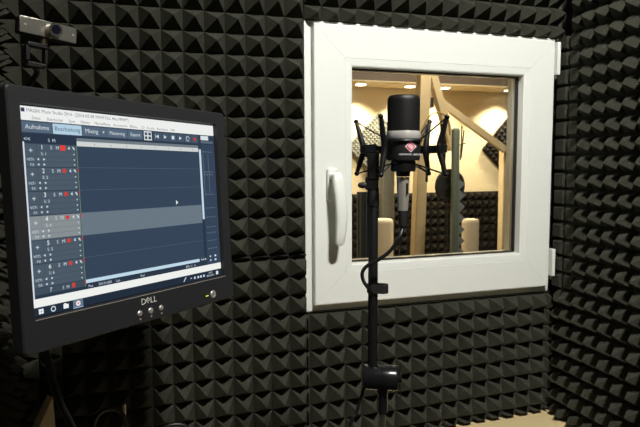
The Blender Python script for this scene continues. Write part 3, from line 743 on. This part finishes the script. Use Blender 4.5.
# track heads
rect(-.184, -.1815, -.112, .0895, (214, 224, 232), 3)
for i in range(7):
    zt2 = tb[i]; zb2 = tb[i+1] if i < 6 else -.108
    on = i == 3
    c1, c2 = ((112, 122, 128), (134, 142, 146)) if on else ((62, 76, 90), (74, 88, 102))
    rect(-.1812, -.1060, zb2+.0004, zt2-.0004, c1, 3)
    if i == 6:
        txt('7', -.160, zb2+.0022, .0075, TX); txt('S  M', -.141, zb2+.0022, .006, TX); rect(-.1262, -.1212, zb2+.0020, zt2-.0012, (205, 62, 52), 5); continue
    rect(-.1810, -.1655, zt2-.0165, zt2-.0006, c2, 4); rect(-.1648, -.1065, zt2-.0088, zt2-.0006, c2, 4)
    rect(-.1648, -.1065, zt2-.0165, zt2-.0094, c2, 4)
    rect(-.1810, -.1065, zt2-.0235, zt2-.0172, c2, 4); rect(-.1810, -.1065, zt2-.0302, zt2-.0242, c2, 4)
    txt('+', -.1733, zt2-.0128, .0105, TX, 'CENTER')
    txt(str(i+1), -.1595, zt2-.0076, .0085, (235, 240, 242)); txt('S: %d' % (i+1), -.1595, zt2-.0152, .0058, TX)
    txt('S', -.1452, zt2-.0070, .0066, TX); txt('M', -.1372, zt2-.0070, .0066, TX)
    if i == 0: rect(-.1305, -.1225, zt2-.0082, zt2-.0010, (226, 62, 52), 5)
    else: poly([(-.1264+.0030*math.cos(k*math.pi/6), zt2-.0046+.0030*math.sin(k*math.pi/6)) for k in range(12)], (205, 62, 52), 6)
    poly([(-.1190, zt2-.0046), (-.1160, zt2-.0022), (-.1160, zt2-.0070)], TX, 6)
    poly([(-.1120, zt2-.0022), (-.1092, zt2-.0030), (-.1075, zt2-.0072), (-.1100, zt2-.0060)], TX, 6)
    for dz_ in (.0130, .0206, .0272): poly([(-.1108, zt2-dz_+.0009), (-.1082, zt2-dz_+.0009), (-.1095, zt2-dz_-.0011)], TX, 6)
    txt('VSTi', -.1795, zt2-.0225, .0052, TX); txt('FX', -.1755, zt2-.0292, .0050, TX)
    for dz_ in (.0204, .0272):
        poly([(-.1655, zt2-dz_), (-.1625, zt2-dz_+.0017), (-.1625, zt2-dz_-.0017)], TX, 6); poly([(-.1535, zt2-dz_), (-.1565, zt2-dz_+.0017), (-.1565, zt2-dz_-.0017)], TX, 6)
rect(-.1052, -.1043, -.108, .087, (120, 148, 120), 5)
for i in range(1, 7): rect(-.1056, -.1040, tb[i]-.006, tb[i]-.001, (190, 70, 60), 6)
poly([(.0805, -.0028), (.0805, .0052), (.0862, .0002), (.0832, .0000)], (230, 235, 240), 8)
# scroll bar, status row, white bar, task bar
rect(-.1035, .1295, -.1040, -.0990, (190, 216, 232), 3); rect(-.1035, .1495, -.1118, -.1045, (40, 52, 68), 3)
for x, s in ((-.100, 'Pos'), (-.083, '001:01:000'), (-.052, 'Len'), (-.005, 'End'), (.095, '80%  |<  >|')): txt(s, x, -.1102, .0052, TX)
for k in range(3): rect(.134+k*.005, .1365+k*.005, -.1025, -.1000, TX, 4)
rect(-SW, SW, -.1232, -.1122, (238, 240, 236), 3)
rect(-SW, SW, -SH, -.1232, (30, 42, 58), 3)
for a in (0, 1):
    for c_ in (0, 1): rect(-.1775+a*.0036, -.1743+a*.0036, -.1322+c_*.0034, -.1292+c_*.0034, (236, 240, 244), 5)
for k in range(12):
    a, b2 = k*math.pi/6, (k+1)*math.pi/6
    poly([(-.1565+.0024*math.cos(a), -.129+.0024*math.sin(a)), (-.1565+.0024*math.cos(b2), -.129+.0024*math.sin(b2)), (-.1565+.0038*math.cos(b2), -.129+.0038*math.sin(b2)), (-.1565+.0038*math.cos(a), -.129+.0038*math.sin(a))], TX, 5)
rect(-.1415, -.1335, -.1322, -.1265, (236, 240, 240), 5); rect(-.1405, -.1370, -.1265, -.1250, (236, 240, 240), 5)
rect(-.1265, -.1105, -.1348, -.1236, (100, 120, 138), 4); rect(-.1265, -.1105, -.1350, -.1342, (170, 205, 235), 5)
poly([(-.1185+.0036*math.cos(k*math.pi/6), -.129+.0036*math.sin(k*math.pi/6)) for k in range(12)], (245, 232, 232), 6)
poly([(-.1185+.0014*math.cos(k*math.pi/6), -.129+.0014*math.sin(k*math.pi/6)) for k in range(12)], (200, 90, 90), 7)
poly([(.087, -.1325), (.0885, -.1332), (.0945, -.1262), (.093, -.1252)], TX, 5)
poly([(.104, -.1305), (.106, -.1280), (.108, -.1305)], TX, 5)
for x in (.113, .1215, .1285, .1360): rect(x, x+.0042, -.1318, -.1280, TX, 5)
txt('15:04', .1555, -.1284, .0046, TX, 'CENTER'); txt('08.05.2016', .1555, -.1332, .0046, TX, 'CENTER')
rect(.1705, .1765, -.1325, -.1265, (225, 232, 234), 5)
link('screen', bm, SC_MATS, mon)['label'] = 'lit screen with track list, tabs and task bar'
# logo, buttons, power button, led
bm = bmesh.new(); text_bm(bm, 'D', .0135, -.0135, -.1520, y=-.0040, sx=1.05); text_bm(bm, 'LL', .0135, .0052, -.1520, y=-.0040, sx=1.05)
# slanted E of the logo
def slab(pts):
    bm.faces.new([bm.verts.new((x, -.0040, z)) for x, z in pts])
ex, ez = .0008, -.1473
for dx_, dz_ in ((0, 0), (.0022, .0019), (-.0022, -.0019)): slab([(ex+dx_-.0030, ez+dz_+.0022), (ex+dx_-.0022, ez+dz_+.0030), (ex+dx_+.0030, ez+dz_-.0014), (ex+dx_+.0022, ez+dz_-.0024)])
slab([(ex-.0052, ez+.0002), (ex-.0044, ez-.0006), (ex-.0002, ez+.0040), (ex-.001, ez+.0048)])
ge = bmesh.ops.extrude_face_region(bm, geom=bm.faces[:])
for q_ in ge['geom']:
    if isinstance(q_, bmesh.types.BMVert): q_.co.y += .0006
link('logo_lettering', bm, M['logo'], mon)
for k, x in enumerate((-.0170, .0050, .0268)):
    bm = bmesh.new(); bmesh.ops.create_uvsphere(bm, u_segments=20, v_segments=12, radius=1)
    s_ = (.0050, .0052, .0047)[k]
    for q_ in bm.verts: q_.co = V((x+q_.co.x*s_, -.0035+q_.co.y*.0026, -.1640+q_.co.z*s_*.98))
    bt = link('button', bm, M['silver'], mon, smooth=True)
    bm = bmesh.new(); lathe(bm, [(.0017, 0), (.0017, .0006)], (0, 0, 0), 12)
    for q_ in bm.verts: q_.co = V((x+.0006+q_.co.x, -.0036-q_.co.z, -.1728+q_.co.y))
    link('button_mark', bm, M['silver'] if k == 1 else M['bezel_glint_marks'], bt)
bm = bmesh.new(); lathe(bm, [(.0066, 0), (.0068, .0012), (.0060, .0022), (.0044, .0026), (.0040, .0020), (.0008, .0020)], seg=32)
for q_ in bm.verts: q_.co = V((.1515+q_.co.x, -.0035-q_.co.z, -.1645+q_.co.y*1.02))
link('power_button', bm, M['silver'], mon, smooth=True)
bm = bmesh.new(); box(bm, .1330, .1357, -.0042, -.0035, -.1658, -.1640); box(bm, .1372, .1392, -.0042, -.0035, -.1655, -.1640); link('status_light', bm, M['led'], mon)['label'] = 'small green status light'
# arm to the left wall
p = ROT.to_3x3() @ V((0, .052, -.01)) + MC
arm = thing('wall_arm', 'black metal arm holding the monitor off the left wall', 'wall bracket', (XL, -.36, -.06))
def la(x): return V(x)-arm.location
bm = bmesh.new(); box(bm, .0, .072, -.03, .03, -.06, .06); link('wall_plate', bm, M['black'], arm, bevel=.003)
bm = bmesh.new(); tube(bm, [la((XL+.07, -.36, -.06)), la((-.12, -.30, -.06)), la(p)+V((-.03, .03, 0))], .014, 14); link('arm_tube', bm, M['black'], arm, smooth=True)
bm = bmesh.new(); n_ = (ROT.to_3x3() @ V((0, 1, 0))); tube(bm, [la(p)+n_*.001, la(p)+n_*.02], .035, 20); link('mount_plate', bm, M['black'], arm, smooth=True)

# ------------------------------------------------------------------ webcam
wc = atz(47.5, 30.3, .86)
wyaw = math.radians(14)
t = thing('webcam', 'small silver and black webcam with round lens above the monitor', 'webcam', wc)
t.matrix_world = Matrix.Translation(wc) @ Matrix.Rotation(math.radians(28), 4, 'Z') @ Matrix.Rotation(math.radians(4.3), 4, 'Y')
SWc = .86/F_PX
bm = bmesh.new(); box(bm, -28.2*SWc, 28.2*SWc, -.004, .013, -8.5*SWc, 8.4*SWc); link('body', bm, M['matte'], t, bevel=.003)
bm = bmesh.new(); box(bm, -27.7*SWc, 27.7*SWc, -.0058, -.004, -8.07*SWc, 8.07*SWc); link('front_plate', bm, mat('brushed_silver', (.46, .45, .40, 1), .28, metal=1), t, bevel=.002)['label'] = 'shiny silver front plate'
bm = bmesh.new(); tube(bm, [(3*SWc, -.005, -.001), (3*SWc, -.020, -.001)], [.0106, .0098], 28); ln = link('lens_barrel', bm, M['chrome'], t, smooth=True)
bm = bmesh.new(); tube(bm, [(3*SWc, -.0195, -.001), (3*SWc, -.0208, -.001)], .0066, 24); link('lens', bm, mat('lens_black', (.004, .004, .012, 1), .08, coat=.6), ln, smooth=True)
for x in (-22.5, 24):
    bm = bmesh.new(); tube(bm, [(x*SWc, -.0055, 0), (x*SWc, -.0066, 0)], .0017, 12); link('screw', bm, M['silver'], t, smooth=True)
bm = bmesh.new(); tube(bm, [(-2*SWc, .004, -9*SWc), (-2*SWc, .004, -15*SWc)], .0052, 16); link('neck', bm, M['nickel'], t, smooth=True)
bm = bmesh.new()
box(bm, -19*SWc, 2*SWc, -.004, .012, -19*SWc, -15*SWc); box(bm, -20*SWc, -16*SWc, -.002, .012, -33*SWc, -18*SWc); box(bm, -2*SWc, 1*SWc, -.002, .012, -34*SWc, -18*SWc); box(bm, -18*SWc, 0, .004, .012, -38*SWc, -33*SWc)
link('clip', bm, M['black'], t, bevel=.001)
bm = bmesh.new(); tube(bm, [(-15*SWc, -.003, -34.5*SWc), (-1*SWc, -.003, -35.2*SWc)], .0012, 10); link('clip_pin', bm, M['chrome'], t, smooth=True)
# slim rod carrying the webcam, fixed to the left wall
wl = t.matrix_world @ V((-9*SWc, .012, -36*SWc))
bm = bmesh.new(); tube(bm, smooth_path([wl, wl+V((0, .02, -.01)), V((wl.x-.03, wl.y+.05, wl.z-.03)), V((XLV+.02, wl.y+.07, wl.z-.035))], 6), .004, 10)
tag(link('webcam_bracket', bm, M['black'], smooth=True), 'thin black rod carrying the webcam clip out from the left wall foam', 'bracket')

# ------------------------------------------------------------------ dark lower left corner: cables, board
for k, (dx, lb) in enumerate(((0, 'black cable hanging from the monitor, left of the pair'), (4.5, 'black cable hanging from the monitor, right of the pair'))):
    bm = bmesh.new()
    pts = [atz(43+dx*.5, 342, .845), atz(46+dx*.6, 356, .85), atz(50+dx, 380, .86), atz(57+dx, 402, .87), atz(68+dx, 424, .89), atz(78+dx, 450, .92)]
    e = pts[-1].copy(); e.z = ZF+.005; pts += [V((pts[-1].x+.02, pts[-1].y, -.6)), e+V((.03, .02, 0)), e+V((.12, .08, 0))]
    tube(bm, smooth_path(pts, 6), .0032, 10); tag(link('monitor_cable', bm, M['cable'], smooth=True), lb, 'cable', 'cables hanging from the monitor')
a, b_, c_ = at(53, 397, -.30), at(36, 427, -.42), at(58, 427, -.30)
bm = bmesh.new()
top = [V((a.x, a.y, a.z)), V((b_.x-.02, b_.y-.03, b_.z-.05)), V((b_.x-.02, b_.y-.03, ZF)), V((a.x+.012, a.y, ZF))]
f0 = [bm.verts.new(p) for p in top]; f1 = [bm.verts.new(p+V((-.012, .018, 0))) for p in top]
bm.faces.new(f0); bm.faces.new(f1[::-1])
for k in range(4): bm.faces.new((f0[k], f0[(k+1) % 4], f1[(k+1) % 4], f1[k]))
tag(link('wooden_board', bm, M['wood'], bevel=.001), 'pale pointed wooden board standing in the dark below the monitor', 'board')
bm = bmesh.new(); p = at(123.5, 404, -.12); tube(bm, [p, V((p.x+.002, p.y, ZF+.012))], .0055, 14)
t = link('metal_rod', bm, M['nickel'], smooth=True); tag(t, 'short upright metal rod in the dark at the bottom, left of the cable loops', 'rod')
bm = bmesh.new(); lathe(bm, [(.05, 0), (.05, .008), (.012, .014)], (p.x+.002, p.y, ZF), 28); link('foot', bm, M['black'], t, smooth=True)
for k, (px, py, r_, lb) in enumerate(((109, 407, .035, 'black cable looped up beside the metal rod'), (173, 423, .045, 'black cable looped up at the bottom edge, right of the metal rod'))):
    c = at(px, py, -.17-.03*k); bm = bmesh.new()
    pts = [V((c.x-r_, c.y-.01, ZF+.006)), V((c.x-r_, c.y, c.z-.08)), V((c.x-r_*.75, c.y, c.z-.02)), V((c.x, c.y, c.z-.004)), V((c.x+r_*.75, c.y, c.z-.02)), V((c.x+r_, c.y, c.z-.08)), V((c.x+r_, c.y-.01, ZF+.006))]
    tube(bm, smooth_path(pts, 6), .005, 10); tag(link('looped_cable', bm, M['cable'], smooth=True), lb, 'cable', 'looped cables on the floor')
